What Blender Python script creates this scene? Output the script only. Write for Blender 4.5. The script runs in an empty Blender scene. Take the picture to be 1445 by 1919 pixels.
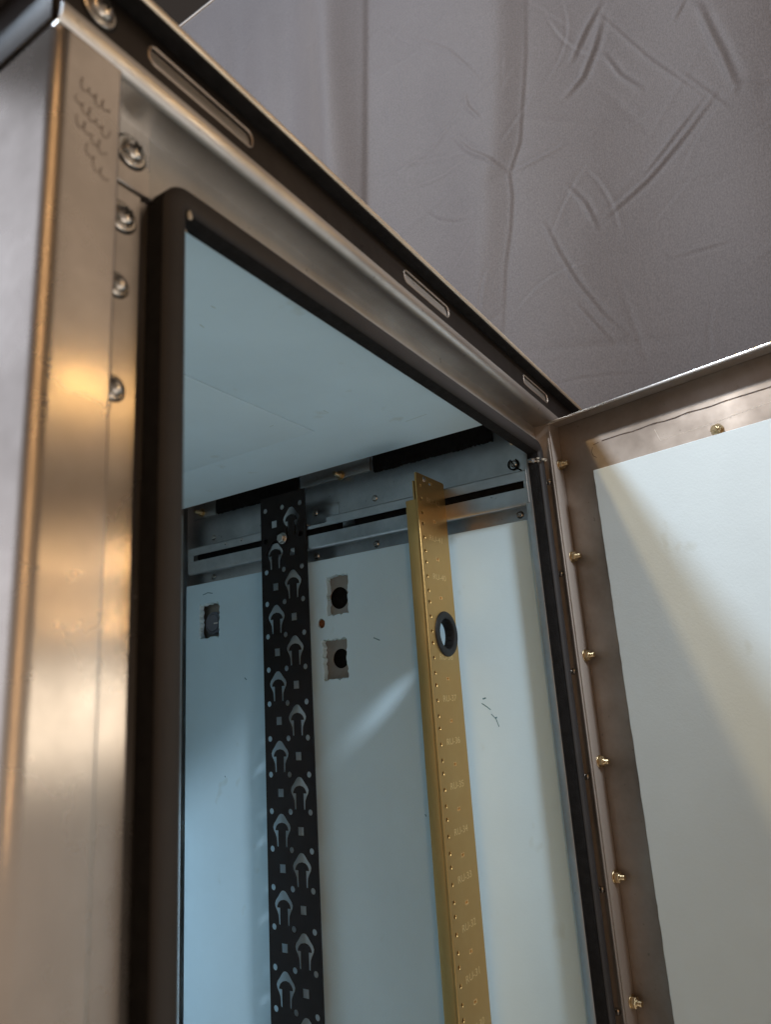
import bpy, bmesh, math, random
import numpy as np
from mathutils import Vector, Matrix, noise, geometry

random.seed(7)
rng = np.random.default_rng(5)
SC = bpy.context.scene
MM = 0.001
COL = SC.collection

# ------------------------------------------------------------------ camera
ROLL, PITCH, YAW = math.radians(-3.83), math.radians(14.71), math.radians(57.96)
fwd = Vector((math.sin(YAW) * math.cos(PITCH), math.cos(YAW) * math.cos(PITCH), math.sin(PITCH)))
rgt = Vector((math.cos(YAW), -math.sin(YAW), 0))
upv = rgt.cross(fwd)
r2 = math.cos(ROLL) * rgt + math.sin(ROLL) * upv
u2 = -math.sin(ROLL) * rgt + math.cos(ROLL) * upv
cam_data = bpy.data.cameras.new('camera')
cam = bpy.data.objects.new('camera', cam_data)
COL.objects.link(cam)
cam.matrix_world = Matrix(((r2.x, u2.x, -fwd.x, 0), (r2.y, u2.y, -fwd.y, 0), (r2.z, u2.z, -fwd.z, 0), (0, 0, 0, 1)))
cam_data.sensor_fit = 'VERTICAL'
cam_data.sensor_height = 10.003
cam_data.sensor_width = 10.003
cam_data.lens = 6.9
cam_data.clip_start = 0.01
cam_data.clip_end = 100
cam_data.dof.use_dof = True
cam_data.dof.focus_distance = 0.86
cam_data.dof.aperture_fstop = 2.0
SC.camera = cam

# ------------------------------------------------------------------ world, lamps, exposure
world = bpy.data.worlds.new('World')
SC.world = world
world.use_nodes = True
bg = world.node_tree.nodes['Background']
wnt = world.node_tree
w_tc = wnt.nodes.new('ShaderNodeTexCoord')
w_sep = wnt.nodes.new('ShaderNodeSeparateXYZ')
w_map = wnt.nodes.new('ShaderNodeMapRange')
w_map.inputs['From Min'].default_value = -1.0
w_map.inputs['From Max'].default_value = 1.0
w_rmp = wnt.nodes.new('ShaderNodeValToRGB')
w_rmp.color_ramp.elements[0].position = 0.42
w_rmp.color_ramp.elements[0].color = (0.88, 0.73, 0.60, 1)      # hall floor and stands
w_rmp.color_ramp.elements[1].position = 0.68
w_rmp.color_ramp.elements[1].color = (0.085, 0.07, 0.062, 1)      # dark hall roof
wnt.links.new(w_tc.outputs['Generated'], w_sep.inputs[0])
wnt.links.new(w_sep.outputs['Z'], w_map.inputs['Value'])
wnt.links.new(w_map.outputs['Result'], w_rmp.inputs['Fac'])
wnt.links.new(w_rmp.outputs['Color'], bg.inputs['Color'])
bg.inputs['Strength'].default_value = 0.43


def area(name, loc, target, size, power, col, size_y=None):
    l = bpy.data.lights.new(name, 'AREA')
    l.energy = power
    l.color = col
    l.shape = 'RECTANGLE' if size_y else 'DISK'
    l.size = size
    if size_y:
        l.size_y = size_y
    o = bpy.data.objects.new(name, l)
    o.location = loc
    d = (Vector(target) - Vector(loc)).normalized()
    o.rotation_euler = d.to_track_quat('-Z', 'Y').to_euler()
    COL.objects.link(o)
    return o


area('warm_lamp_overhead', (-0.30, 0.62, 1.60), (0.74, 0.10, 0.1), 0.07, 10.5, (1.0, 0.69, 0.31))
area('cool_lamp_behind', (-0.50, 0.98, 1.90), (0.75, 0.15, 0.3), 0.24, 44, (0.68, 0.83, 1.0))
area('warm_lamp_front', (0.91, -0.95, 0.75), (0.15, 0.24, 0.1), 0.09, 0.8, (1.0, 0.58, 0.20))
area('warm_lamp_row', (0.91, -0.95, 0.35), (0.15, 0.24, 0.05), 0.05, 0.5, (1.0, 0.62, 0.28))
area('warm_lamp_row', (1.05, -1.17, 0.25), (0.15, 0.24, 0.03), 0.05, 0.5, (1.0, 0.62, 0.28))
area('neutral_lamp_front', (1.3, -1.6, 0.0), (0.15, 0.24, 0.0), 0.30, 2.8, (1.0, 0.86, 0.68))
area('cool_fill_panel', (-1.3, 2.3, 0.95), (0.14, 0.3, 0.2), 2.4, 22, (0.82, 0.87, 1.0), 2.6)  # added broad cool panel for the reflection on the post's left face
area('warm_lamp_left', (-1.1, -0.75, 0.62), (0.14, 0.24, 0.1), 0.15, 6.5, (1.0, 0.58, 0.26), 1.9)
area('warm_fill_panel', (1.15, -1.25, 1.35), (0.15, 0.24, 0.15), 1.3, 2.8, (1.0, 0.78, 0.58), 1.3)  # added large soft fill that gives the post its tan reflection
area('floor_bounce_fill', (0.45, -0.95, -1.35), (0.48, 0.45, 0.3), 1.3, 9.0, (1.0, 0.94, 0.86), 1.0)  # unseen fill added to light the foam ceiling like floor bounce
sl_ = bpy.data.lights.new('cool_spot', 'SPOT')
sl_.energy = 175
sl_.color = (0.80, 0.90, 1.0)
sl_.spot_size = math.radians(20)
sl_.spot_blend = 0.8
sl_.shadow_soft_size = 0.13
so_ = bpy.data.objects.new('cool_spot', sl_)
so_.location = (0.20, -1.20, 1.15)
so_.rotation_euler = (Vector((0.76, 0.74, -0.30)) - so_.location).to_track_quat('-Z', 'Y').to_euler()
COL.objects.link(so_)

SC.view_settings.view_transform = 'Standard'
SC.view_settings.look = 'None'
SC.view_settings.gamma = 1
SC.view_settings.exposure = 0.0

# ------------------------------------------------------------------ materials


def nodes_of(name):
    m = bpy.data.materials.new(name)
    m.use_nodes = True
    nt = m.node_tree
    return m, nt, nt.nodes['Principled BSDF']


def noise_node(nt, scale, detail=3.0, stretch=(1, 1, 1), rough=0.55):
    tc = nt.nodes.new('ShaderNodeTexCoord')
    mp = nt.nodes.new('ShaderNodeMapping')
    mp.inputs['Scale'].default_value = stretch
    n = nt.nodes.new('ShaderNodeTexNoise')
    n.inputs['Scale'].default_value = scale
    n.inputs['Detail'].default_value = detail
    n.inputs['Roughness'].default_value = rough
    nt.links.new(tc.outputs['Object'], mp.inputs['Vector'])
    nt.links.new(mp.outputs['Vector'], n.inputs['Vector'])
    return n


def ramp(nt, src, p0, c0, p1, c1):
    r = nt.nodes.new('ShaderNodeValToRGB')
    r.color_ramp.elements[0].position = p0
    r.color_ramp.elements[0].color = c0
    r.color_ramp.elements[1].position = p1
    r.color_ramp.elements[1].color = c1
    nt.links.new(src, r.inputs['Fac'])
    return r


def g(v):
    return (v, v, v, 1)


ROT = 0.0


def metal(name, col, rough, brush='z', aniso=0.0, grime=0.25, spots=0.0, bump=0.06):
    m, nt, b = nodes_of(name)
    b.inputs['Metallic'].default_value = 1
    st = {'x': (1, 30, 30), 'y': (30, 1, 30), 'z': (30, 30, 1)}[brush]
    n1 = noise_node(nt, 14, 4, st, 0.7)
    n2 = noise_node(nt, 11, 5, (1, 1, 1), 0.62)
    c0 = [c * (1 - grime) for c in col]
    r = ramp(nt, n2.outputs['Fac'], 0.34, (*c0, 1), 0.66, (*col, 1))
    last = r.outputs['Color']
    if spots:
        n3 = noise_node(nt, 160, 2)
        r3 = ramp(nt, n3.outputs['Fac'], 0.70, g(1), 0.76, g(1 - spots))
        mx = nt.nodes.new('ShaderNodeMixRGB')
        mx.blend_type = 'MULTIPLY'
        mx.inputs[0].default_value = 1
        nt.links.new(last, mx.inputs[1])
        nt.links.new(r3.outputs['Color'], mx.inputs[2])
        last = mx.outputs['Color']
    nt.links.new(last, b.inputs['Base Color'])
    rr = ramp(nt, n2.outputs['Fac'], 0.3, g(min(1, rough * 1.25)), 0.7, g(rough * 0.85))
    nt.links.new(rr.outputs['Color'], b.inputs['Roughness'])
    b.inputs['Anisotropic'].default_value = aniso
    if aniso:
        tg = nt.nodes.new('ShaderNodeTangent')
        tg.direction_type = 'RADIAL'
        tg.axis = 'Z'
        nt.links.new(tg.outputs['Tangent'], b.inputs['Tangent'])
        b.inputs['Anisotropic Rotation'].default_value = ROT
    bp = nt.nodes.new('ShaderNodeBump')
    bp.inputs['Strength'].default_value = bump
    bp.inputs['Distance'].default_value = 0.0006
    nt.links.new(n1.outputs['Fac'], bp.inputs['Height'])
    nt.links.new(bp.outputs['Normal'], b.inputs['Normal'])
    return m


def matte(name, col, rough=0.7, var=0.12, scale=25, bscale=300, bump=0.2, bdist=0.0006, spec=0.3, col2=None):
    m, nt, b = nodes_of(name)
    n = noise_node(nt, scale, 5)
    c2 = col2 or [c * (1 - var) for c in col]
    r = ramp(nt, n.outputs['Fac'], 0.32, (*c2, 1), 0.62, (*col, 1))
    nt.links.new(r.outputs['Color'], b.inputs['Base Color'])
    b.inputs['Roughness'].default_value = rough
    b.inputs['Specular IOR Level'].default_value = spec
    nb = noise_node(nt, bscale, 3)
    bp = nt.nodes.new('ShaderNodeBump')
    bp.inputs['Strength'].default_value = bump
    bp.inputs['Distance'].default_value = bdist
    nt.links.new(nb.outputs['Fac'], bp.inputs['Height'])
    nt.links.new(bp.outputs['Normal'], b.inputs['Normal'])
    return m


def foam_board(name, col, grain=0.14):
    m, nt, b = nodes_of(name)
    n = noise_node(nt, 6, 5, (1, 1, 1), 0.6)
    c2 = [c * 0.93 for c in col]
    r = ramp(nt, n.outputs['Fac'], 0.35, (*c2, 1), 0.65, (*col, 1))
    # scattered faint grime smudges
    n2 = noise_node(nt, 17, 3, (1, 1, 0.8), 0.7)
    r2_ = ramp(nt, n2.outputs['Fac'], 0.66, g(1), 0.80, (0.80, 0.76, 0.68, 1))
    mx = nt.nodes.new('ShaderNodeMixRGB')
    mx.blend_type = 'MULTIPLY'
    mx.inputs[0].default_value = 1
    nt.links.new(r.outputs['Color'], mx.inputs[1])
    nt.links.new(r2_.outputs['Color'], mx.inputs[2])
    nt.links.new(mx.outputs['Color'], b.inputs['Base Color'])
    b.inputs['Roughness'].default_value = 0.55
    b.inputs['Specular IOR Level'].default_value = 0.35
    nb = noise_node(nt, 420, 3)
    nb2 = noise_node(nt, 45, 2, (1, 1, 1))
    ad = nt.nodes.new('ShaderNodeMath')
    ad.operation = 'ADD'
    nt.links.new(nb.outputs['Fac'], ad.inputs[0])
    nt.links.new(nb2.outputs['Fac'], ad.inputs[1])
    bp = nt.nodes.new('ShaderNodeBump')
    bp.inputs['Strength'].default_value = grain
    bp.inputs['Distance'].default_value = 0.0006
    nt.links.new(ad.outputs[0], bp.inputs['Height'])
    nt.links.new(bp.outputs['Normal'], b.inputs['Normal'])
    return m


STEEL = metal('brushed_stainless', (0.62, 0.565, 0.515), 0.27, 'z', 0.9, 0.26, 0, 0.05)
STEELX = metal('beam_stainless', (0.52, 0.50, 0.48), 0.40, 'x', 0.4, 0.25, 0.35, 0.10)
FASC = metal('shaded_fascia_steel', (0.06, 0.053, 0.05), 0.5, 'x', 0.0, 0.3, 0.4, 0.1)  # stainless darkened in base colour for the dark roof it reflects
DOORST = metal('door_stainless', (0.44, 0.375, 0.325), 0.60, 'z', 0.0, 0.25, 0.25, 0.12)
GALV = metal('galvanised_steel', (0.58, 0.575, 0.575), 0.32, 'y', 0.0, 0.35, 0.45, 0.10)
BRIGHT = metal('bright_zinc', (0.58, 0.54, 0.49), 0.26, 'z', 0, 0.3, 0, 0.02)
GOLD = metal('gold_chromate', (0.53, 0.335, 0.125), 0.40, 'z', 0.5, 0.10, 0, 0.06)
BRASS = metal('yellow_zinc', (0.60, 0.47, 0.28), 0.30, 'z', 0, 0.3, 0, 0.02)
LIPM = metal('edge_steel', (0.74, 0.66, 0.55), 0.55, 'x', 0, 0.25, 0.2, 0.1)
GOLDL = metal('glint_gold', (0.84, 0.60, 0.29), 0.38, 'z', 0, 0.1, 0, 0.0)  # paler gold paints the glint of engraved edges
FOAM = foam_board('blue_foam', (0.59, 0.765, 0.865))
FOAMD = foam_board('door_foam', (0.69, 0.79, 0.84), 0.20)
BLACKF = matte('black_sponge', (0.012, 0.011, 0.011), 0.95, 0.5, 120, 900, 0.9, 0.0012, 0.2)
RUBBER = matte('dark_rubber_skin', (0.013, 0.0095, 0.0085), 0.68, 0.35, 40, 350, 0.25, 0.0004, 0.5)
BLACKP = matte('black_powder_coat', (0.012, 0.0088, 0.0082), 0.65, 0.3, 60, 700, 0.25, 0.0003, 0.22)
PLASTIC = matte('black_plastic', (0.005, 0.0047, 0.0047), 0.5, 0.1, 60, 500, 0.05, 0.0002, 0.3)
RUST = matte('rust_plug', (0.20, 0.075, 0.03), 0.9, 0.5, 180, 300, 0.6, 0.001, 0.1)
GREYP = matte('grey_plastic', (0.17, 0.17, 0.20), 0.5, 0.1, 60, 500, 0.05, 0.0002, 0.4)
GLUE = matte('hardened_glue', (0.42, 0.38, 0.31), 0.35, 0.3, 200, 400, 0.5, 0.0006, 0.5)
INK = matte('faded_ink', (0.23, 0.19, 0.165), 0.6, 0.2, 200, 400, 0.1, 0.0002, 0.3)
INKB = matte('brown_adhesive', (0.09, 0.06, 0.045), 0.6, 0.4, 200, 400, 0.2, 0.0003, 0.3)
CUT = matte('cut_foam', (0.46, 0.60, 0.60), 0.8, 0.2, 150, 500, 0.8, 0.0012, 0.2)
CHALK = matte('scratch_white', (0.75, 0.68, 0.60), 0.5, 0.2, 200, 400, 0.1, 0.0002, 0.3)


def curtain_material():
    m, nt, b = nodes_of('grey_drape')
    n = noise_node(nt, 3, 3)
    r = ramp(nt, n.outputs['Fac'], 0.3, (0.088, 0.079, 0.084, 1), 0.7, (0.102, 0.092, 0.097, 1))
    nf = noise_node(nt, 520, 2, (1, 1, 0.6))
    rf = ramp(nt, nf.outputs['Fac'], 0.3, g(0.78), 0.7, g(1.15))
    mx = nt.nodes.new('ShaderNodeMixRGB')
    mx.blend_type = 'MULTIPLY'
    mx.inputs[0].default_value = 1
    nt.links.new(r.outputs['Color'], mx.inputs[1])
    nt.links.new(rf.outputs['Color'], mx.inputs[2])
    nt.links.new(mx.outputs['Color'], b.inputs['Base Color'])
    b.inputs['Roughness'].default_value = 0.65
    b.inputs['Specular IOR Level'].default_value = 0.35
    b.inputs['Sheen Weight'].default_value = 0.25
    b.inputs['Sheen Roughness'].default_value = 0.5
    bp = nt.nodes.new('ShaderNodeBump')
    bp.inputs['Strength'].default_value = 0.35
    bp.inputs['Distance'].default_value = 0.0012
    nt.links.new(nf.outputs['Fac'], bp.inputs['Height'])
    nt.links.new(bp.outputs['Normal'], b.inputs['Normal'])
    return m


DRAPE = curtain_material()

# ------------------------------------------------------------------ helpers


def empty(name, loc, label, cat):
    o = bpy.data.objects.new(name, None)
    o.location = Vector(loc) * MM
    o['label'] = label
    o['category'] = cat
    COL.objects.link(o)
    return o


def world_of(o):
    m = o.matrix_basis.copy()
    if o.parent:
        m = world_of(o.parent) @ o.matrix_parent_inverse @ m
    return m


def adopt(o, parent):
    if parent is not None:
        o.parent = parent
        o.matrix_parent_inverse = world_of(parent).inverted()
    return o


def link(name, me, mat, parent, mtx=None, label=None):
    if mat is not None and not me.materials:
        me.materials.append(mat)
    o = bpy.data.objects.new(name, me)
    COL.objects.link(o)
    if mtx is not None:
        o.matrix_basis = mtx
    adopt(o, parent)
    if label:
        o['label'] = label
    return o


def from_bm(name, bm, mat, parent, smooth=False, mtx=None, label=None, scale=True):
    if scale:
        bmesh.ops.scale(bm, vec=(MM, MM, MM), verts=bm.verts)
    me = bpy.data.meshes.new(name)
    bm.to_mesh(me)
    bm.free()
    if smooth:
        me.shade_smooth()
        try:
            me.set_sharp_from_angle(angle=math.radians(38))
        except Exception:
            pass
    return link(name, me, mat, parent, mtx, label)


def box(name, x0, x1, y0, y1, z0, z1, mat, parent, bev=0.4, mtx=None, label=None):
    bm = bmesh.new()
    bmesh.ops.create_cube(bm, size=1)
    for v in bm.verts:
        v.co = Vector(((x0 + x1) / 2 + v.co.x * (x1 - x0), (y0 + y1) / 2 + v.co.y * (y1 - y0), (z0 + z1) / 2 + v.co.z * (z1 - z0)))
    if bev:
        bmesh.ops.bevel(bm, geom=list(bm.edges), offset=bev, segments=2, affect='EDGES', profile=0.5)
    return from_bm(name, bm, mat, parent, True, mtx, label)


def round_poly(pts, seg=7):
    """open polyline [(p,q,r)] -> rounded point list"""
    out = []
    for i, (p, q, r) in enumerate(pts):
        if r <= 0 or i in (0, len(pts) - 1):
            out.append(Vector((p, q)))
            continue
        a = (Vector(pts[i - 1][:2]) - Vector((p, q))).normalized()
        b = (Vector(pts[i + 1][:2]) - Vector((p, q))).normalized()
        th = a.angle(b)
        d = r / math.tan(th / 2)
        c = Vector((p, q)) + (a + b).normalized() * (r / math.sin(th / 2))
        s = Vector((p, q)) + a * d - c
        e = Vector((p, q)) + b * d - c
        for k in range(seg + 1):
            t = k / seg
            v = (s * (1 - t) + e * t)
            out.append(c + v.normalized() * r)
    return out


def sheet(name, pts, t, axis, a0, a1, mat, parent, label=None, wav=0.0, step=60):
    """bent sheet metal: the polyline is the visible surface, thickness goes to its right"""
    pl = round_poly(pts)
    n = len(pl)
    nor = []
    for i in range(n):
        d = (pl[min(i + 1, n - 1)] - pl[max(i - 1, 0)]).normalized()
        nor.append(Vector((d.y, -d.x)))
    ring = pl + [pl[i] + nor[i] * t for i in range(n - 1, -1, -1)]
    bm = bmesh.new()
    ns = max(1, int(abs(a1 - a0) / step)) if wav else 1
    rows = []
    for k in range(ns + 1):
        a = a0 + (a1 - a0) * k / ns
        row = []
        for j, v in enumerate(ring):
            dx = wav * noise.noise(Vector((a * 0.011, j * 0.21, 3.3))) if wav else 0
            dy = wav * noise.noise(Vector((a * 0.013, j * 0.17, 9.1))) if wav else 0
            p, q = v.x + dx, v.y + dy
            co = {'x': (a, p, q), 'y': (p, a, q), 'z': (p, q, a)}[axis]
            row.append(bm.verts.new(co))
        rows.append(row)
    m = len(ring)
    for k in range(ns):
        for j in range(m):
            bm.faces.new((rows[k][j], rows[k][(j + 1) % m], rows[k + 1][(j + 1) % m], rows[k + 1][j]))
    for row in (rows[0], rows[-1]):
        for i in range(n - 1):
            bm.faces.new((row[i], row[i + 1], row[m - 2 - i], row[m - 1 - i]))
    bmesh.ops.recalc_face_normals(bm, faces=bm.faces)
    return from_bm(name, bm, mat, parent, True, None, label)


def plate(name, outer, holes, t, to3d, mat, parent, bev=0.25, label=None):
    """flat plate with real openings; outlines are 2-D in mm, to3d maps (a,b,h) to mm in the world, h in 0..t"""
    loops = [outer] + list(holes)

    def area2(lp):
        return sum(p[0] * q[1] - q[0] * p[1] for p, q in zip(lp, lp[1:] + lp[:1]))
    loops = [lp if (area2(lp) > 0) == (k == 0) else lp[::-1] for k, lp in enumerate(loops)]
    bev = min(bev, t * 0.3)

    def inset(lp):
        n = len(lp)
        out = []
        for i in range(n):
            p0, p1, p2 = Vector(lp[i - 1]), Vector(lp[i]), Vector(lp[(i + 1) % n])
            d1 = (p1 - p0).normalized()
            d2 = (p2 - p1).normalized()
            n1, n2 = Vector((-d1.y, d1.x)), Vector((-d2.y, d2.x))
            m_ = n1 + n2
            if m_.length < 0.3:
                out.append(p1 + n1 * bev)
                continue
            m_.normalize()
            out.append(p1 + m_ * (bev / max(0.45, m_.dot(n1))))
        return out
    inner = [inset(lp) for lp in loops] if bev else [[Vector(p) for p in lp] for lp in loops]
    flat, edges = [], []
    for lp in inner:
        k = len(flat)
        flat += lp
        edges += [(k + i, k + (i + 1) % len(lp)) for i in range(len(lp))]
    vs, es, fs, ov, _, _ = geometry.delaunay_2d_cdt([Vector((p[0], p[1])) for p in flat], edges, [], 1, 1e-5)
    cen = np.array([[sum(vs[i].x for i in f) / len(f), sum(vs[i].y for i in f) / len(f)] for f in fs])
    par = np.zeros(len(fs), int)
    for lp in inner:
        P = np.array([(p[0], p[1]) for p in lp])
        box_ = (cen[:, 0] >= P[:, 0].min()) & (cen[:, 0] <= P[:, 0].max()) & (cen[:, 1] >= P[:, 1].min()) & (cen[:, 1] <= P[:, 1].max())
        idx = np.nonzero(box_)[0]
        if len(idx):
            c = cen[idx][:, None, :]
            A, B = P[None], np.roll(P, -1, 0)[None]
            cond = (A[..., 1] > c[..., 1]) != (B[..., 1] > c[..., 1])
            den = np.where(B[..., 1] == A[..., 1], 1, B[..., 1] - A[..., 1])
            xin = (B[..., 0] - A[..., 0]) * (c[..., 1] - A[..., 1]) / den + A[..., 0]
            par[idx] += (cond & (c[..., 0] < xin)).sum(1) % 2
    fs = [f for f, q in zip(fs, par) if q % 2 == 1]
    bm = bmesh.new()
    caps = []
    for h in (0.0, t):
        row = [bm.verts.new((p.x, p.y, h)) for p in vs]
        caps.append(row)
        for f in fs:
            try:
                bm.faces.new([row[i] for i in f])
            except ValueError:
                pass
    where = {}
    for i, src in enumerate(ov):
        for q in src:
            where[q] = i
    k = 0
    for lp in loops:
        n = len(lp)
        rings = [[caps[0][where[k + i]] for i in range(n)]]
        if bev:
            for h in (bev, t - bev):
                rings.append([bm.verts.new((p[0], p[1], h)) for p in lp])
        rings.append([caps[1][where[k + i]] for i in range(n)])
        for r0, r1 in zip(rings, rings[1:]):
            for i in range(n):
                j = (i + 1) % n
                if len({r0[i], r0[j], r1[j], r1[i]}) == 4:
                    try:
                        bm.faces.new((r0[i], r0[j], r1[j], r1[i]))
                    except ValueError:
                        pass
        k += n
    for v in bm.verts:
        v.co = Vector(to3d(v.co.x, v.co.y, v.co.z))
    bmesh.ops.recalc_face_normals(bm, faces=bm.faces)
    return from_bm(name, bm, mat, parent, True, None, label)


def rect(a0, a1, b0, b1):
    return [(a0, b0), (a1, b0), (a1, b1), (a0, b1)]


def ragged(a0, a1, b0, b1, amp, step=4.0, sides='lrtb'):
    pts = []

    def edge(p, q, on):
        L = math.dist(p, q)
        n = max(2, int(L / step))
        for i in range(n):
            t = i / n
            x = p[0] + (q[0] - p[0]) * t
            y = p[1] + (q[1] - p[1]) * t
            if on and i > 0:
                nx, ny = (q[1] - p[1]) / L, -(q[0] - p[0]) / L
                k = random.uniform(-amp, amp)
                x += nx * k
                y += ny * k
            pts.append((x, y))
    edge((a0, b0), (a1, b0), 'b' in sides)
    edge((a1, b0), (a1, b1), 'r' in sides)
    edge((a1, b1), (a0, b1), 't' in sides)
    edge((a0, b1), (a0, b0), 'l' in sides)
    return pts


def circ(a, b, r, n=20, jit=0):
    return [(a + (r + random.uniform(-jit, jit)) * math.cos(2 * math.pi * i / n), b + (r + random.uniform(-jit, jit)) * math.sin(2 * math.pi * i / n)) for i in range(n)]


def stadium(a0, a1, b0, b1, r, n=5):
    out = []
    for cx, cy, s in ((a1 - r, b1 - r, 0), (a0 + r, b1 - r, 1), (a0 + r, b0 + r, 2), (a1 - r, b0 + r, 3)):
        for k in range(n + 1):
            t = (s + k / n) * math.pi / 2
            out.append((cx + r * math.cos(t), cy + r * math.sin(t)))
    return out


def lathe_bm(prof, n=24):
    """prof [(r,h)] about local z"""
    bm = bmesh.new()
    rows = []
    for r, h in prof:
        if r < 1e-6:
            rows.append([bm.verts.new((0, 0, h))])
        else:
            rows.append([bm.verts.new((r * math.cos(2 * math.pi * i / n), r * math.sin(2 * math.pi * i / n), h)) for i in range(n)])
    for a, b in zip(rows, rows[1:]):
        for i in range(n):
            j = (i + 1) % n
            if len(a) == 1 and len(b) == 1:
                continue
            if len(a) == 1:
                bm.faces.new((a[0], b[i], b[j]))
            elif len(b) == 1:
                bm.faces.new((a[i], a[j], b[0]))
            else:
                bm.faces.new((a[i], a[j], b[j], b[i]))
    bmesh.ops.recalc_face_normals(bm, faces=bm.faces)
    return bm


def mesh_from(bm, name, mat):
    bmesh.ops.scale(bm, vec=(MM, MM, MM), verts=bm.verts)
    me = bpy.data.meshes.new(name)
    bm.to_mesh(me)
    bm.free()
    me.shade_smooth()
    try:
        me.set_sharp_from_angle(angle=math.radians(35))
    except Exception:
        pass
    me.materials.append(mat)
    return me


def place(loc, axis, spin=0.0):
    """matrix with local +z along axis, at loc (mm)"""
    q = Vector(axis).normalized().to_track_quat('Z', 'Y')
    return Matrix.Translation(Vector(loc) * MM) @ q.to_matrix().to_4x4() @ Matrix.Rotation(spin, 4, 'Z')


def to_xz(pos):      # plate in the x-z plane, thickness going +y from pos
    return lambda a, b, h: (a, pos + h, b)


def to_yz(pos):      # plate in the y-z plane, thickness going +x from pos
    return lambda a, b, h: (pos + h, a, b)


def to_xy(pos):
    return lambda a, b, h: (a, b, pos + h)


ZB = -1600.0         # foot of the cabinet
F, S = 266.0, 250.0  # frame plane and gasket face
# ------------------------------------------------------------------ the cabinet
CAB = empty('equipment_cabinet', (450, 550, ZB), 'open stainless steel equipment cabinet lined with pale blue foam board', 'cabinet')

# left corner post, rounded front corner, and left side panel
sheet('corner_post', [(137, 1000, 0), (137, 238, 7.0), (171, 238, 2.0), (171, 266, 0)], -1.8, 'z', ZB, 296.5, STEEL, CAB, wav=0.15)
box('post_cap', 137.6, 169, 239.0, 274, 295.5, 298.0, STEEL, CAB, 0.8)
box('side_panel', 138, 140, 1000.2, 1200, ZB, 300, STEEL, CAB)
# frame plates behind the post
plate('frame_plate', rect(150, 203.0, ZB, 259.5), [], 2.0, to_xz(F - 2), STEEL, CAB, 0.6)
plate('corner_plate', stadium(150, 207.5, 261.0, 300.4, 1.5, 2), [], 2.4, to_xz(F - 2.6), STEEL, CAB, 0.6)
plate('frame_flange', rect(150, 221.0, ZB, 300.2), [], 2.0, to_xz(F + 0.6), STEEL, CAB, 0.3)
# handwriting in faded marker on the post


def ribbon(name, strokes, w, to3, mat, parent):
    bm = bmesh.new()
    for st in strokes:
        n = len(st)
        prev = None
        for i in range(n):
            p = Vector(st[i])
            d = (Vector(st[min(i + 1, n - 1)]) - Vector(st[max(i - 1, 0)]))
            d = d.normalized() if d.length else Vector((1, 0))
            nn = Vector((-d.y, d.x)) * w / 2
            a = bm.verts.new(to3(p.x + nn.x, p.y + nn.y))
            b = bm.verts.new(to3(p.x - nn.x, p.y - nn.y))
            if prev:
                bm.faces.new((prev[0], a, b, prev[1]))
            prev = (a, b)
    return from_bm(name, bm, mat, parent)


strokes = []
for (x0_, z0_, dx_, dz_, n_, ph) in ((149, 273, 16, -5, 4.5, .3), (147, 263, 17, -8, 5.0, 1.1), (148.5, 253, 15, -9, 4.0, 2.0), (153, 241, 11, -10, 3.0, .6)):
    st = []
    for i in range(60):
        t = i / 59
        st.append((x0_ + dx_ * t + 1.1 * math.sin(ph + t * n_ * 6.28 + 1.2), z0_ + dz_ * t + (2.0 + 1.3 * math.sin(ph * 3 + t * 11)) * math.sin(ph + t * n_ * 6.28)))
    strokes.append(st)
ribbon('marker_scribble', strokes, 0.5, lambda a, b: (a, 237.75, b), INK, CAB)

# ---- top beam, vented fascia, top panel
sheet('top_beam', [(F, 262, 0), (F, 301, 1.2), (240.0, 301, 5.5), (240.0, 309, 0)], -2.0, 'x', 139, 860, STEELX, CAB, wav=0.12)
slots = [stadium(186.5 + 248.6 * k, 262.5 + 248.6 * k, 318.6, 330.4, 4.6) for k in range(3)]
slots[2] = stadium(683.5, 757.0, 318.6, 330.4, 4.6)
plate('vented_fascia', rect(139, 862, 309.05, 339), slots, 1.6, to_xz(240.0), FASC, CAB, 0.3, label='steel band, coloured dark for the roof it reflects, with three slots under the top edge')
box('fascia_backing', 139.5, 860, 241.8, 246, 308, 338.5, STEELX, CAB)
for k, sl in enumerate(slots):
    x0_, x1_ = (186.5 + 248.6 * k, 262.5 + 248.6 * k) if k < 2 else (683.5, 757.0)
    plate('slot_edge_glint', stadium(x0_ - 0.2, x1_ + 0.2, 318.4, 330.6, 4.8), [stadium(x0_ + 0.9, x1_ - 0.9, 319.5, 329.5, 3.8)], 1.6, to_xz(239.5), DOORST, CAB, 0.45)  # added paler ring paints the light caught on the slot edges
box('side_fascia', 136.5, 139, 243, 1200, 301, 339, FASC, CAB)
box('black_underside_strip', 131, 868, 229.9, 239.9, 336.6, 338.9, BLACKF, CAB, 0.5)  # black strip along the underside of the panel edge
sheet('top_panel', [(231.4, 338.4, 0), (228.6, 338.5, 1.9), (228.6, 343.0, 2.0), (234, 343.4, 0.6), (1200, 347, 0)], 1.0, 'x', 126, 872, LIPM, CAB, wav=0.25, step=25)
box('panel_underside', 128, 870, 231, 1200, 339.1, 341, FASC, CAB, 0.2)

# ---- screws on the frame


def screw_mesh(rw, rh, cross, name):
    """washer + pan head (+ cross recess) as one part"""
    prof = [(rw, 0), (rw, 1.0), (rw - 0.4, 1.4), (rh + 0.9, 1.4), (rh + 0.5, 1.0), (rh + 0.1, 1.3), (rh, 2.2)]
    for k in range(1, 6):
        t = k / 5 * math.pi / 2
        prof.append((rh * math.cos(t * 0.98) + 0.02, 2.2 + 0.62 * rh * math.sin(t)))
    prof.append((0, 2.2 + 0.62 * rh))
    bm = lathe_bm(prof, 28)
    return mesh_from(bm, name, BRIGHT)


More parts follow.
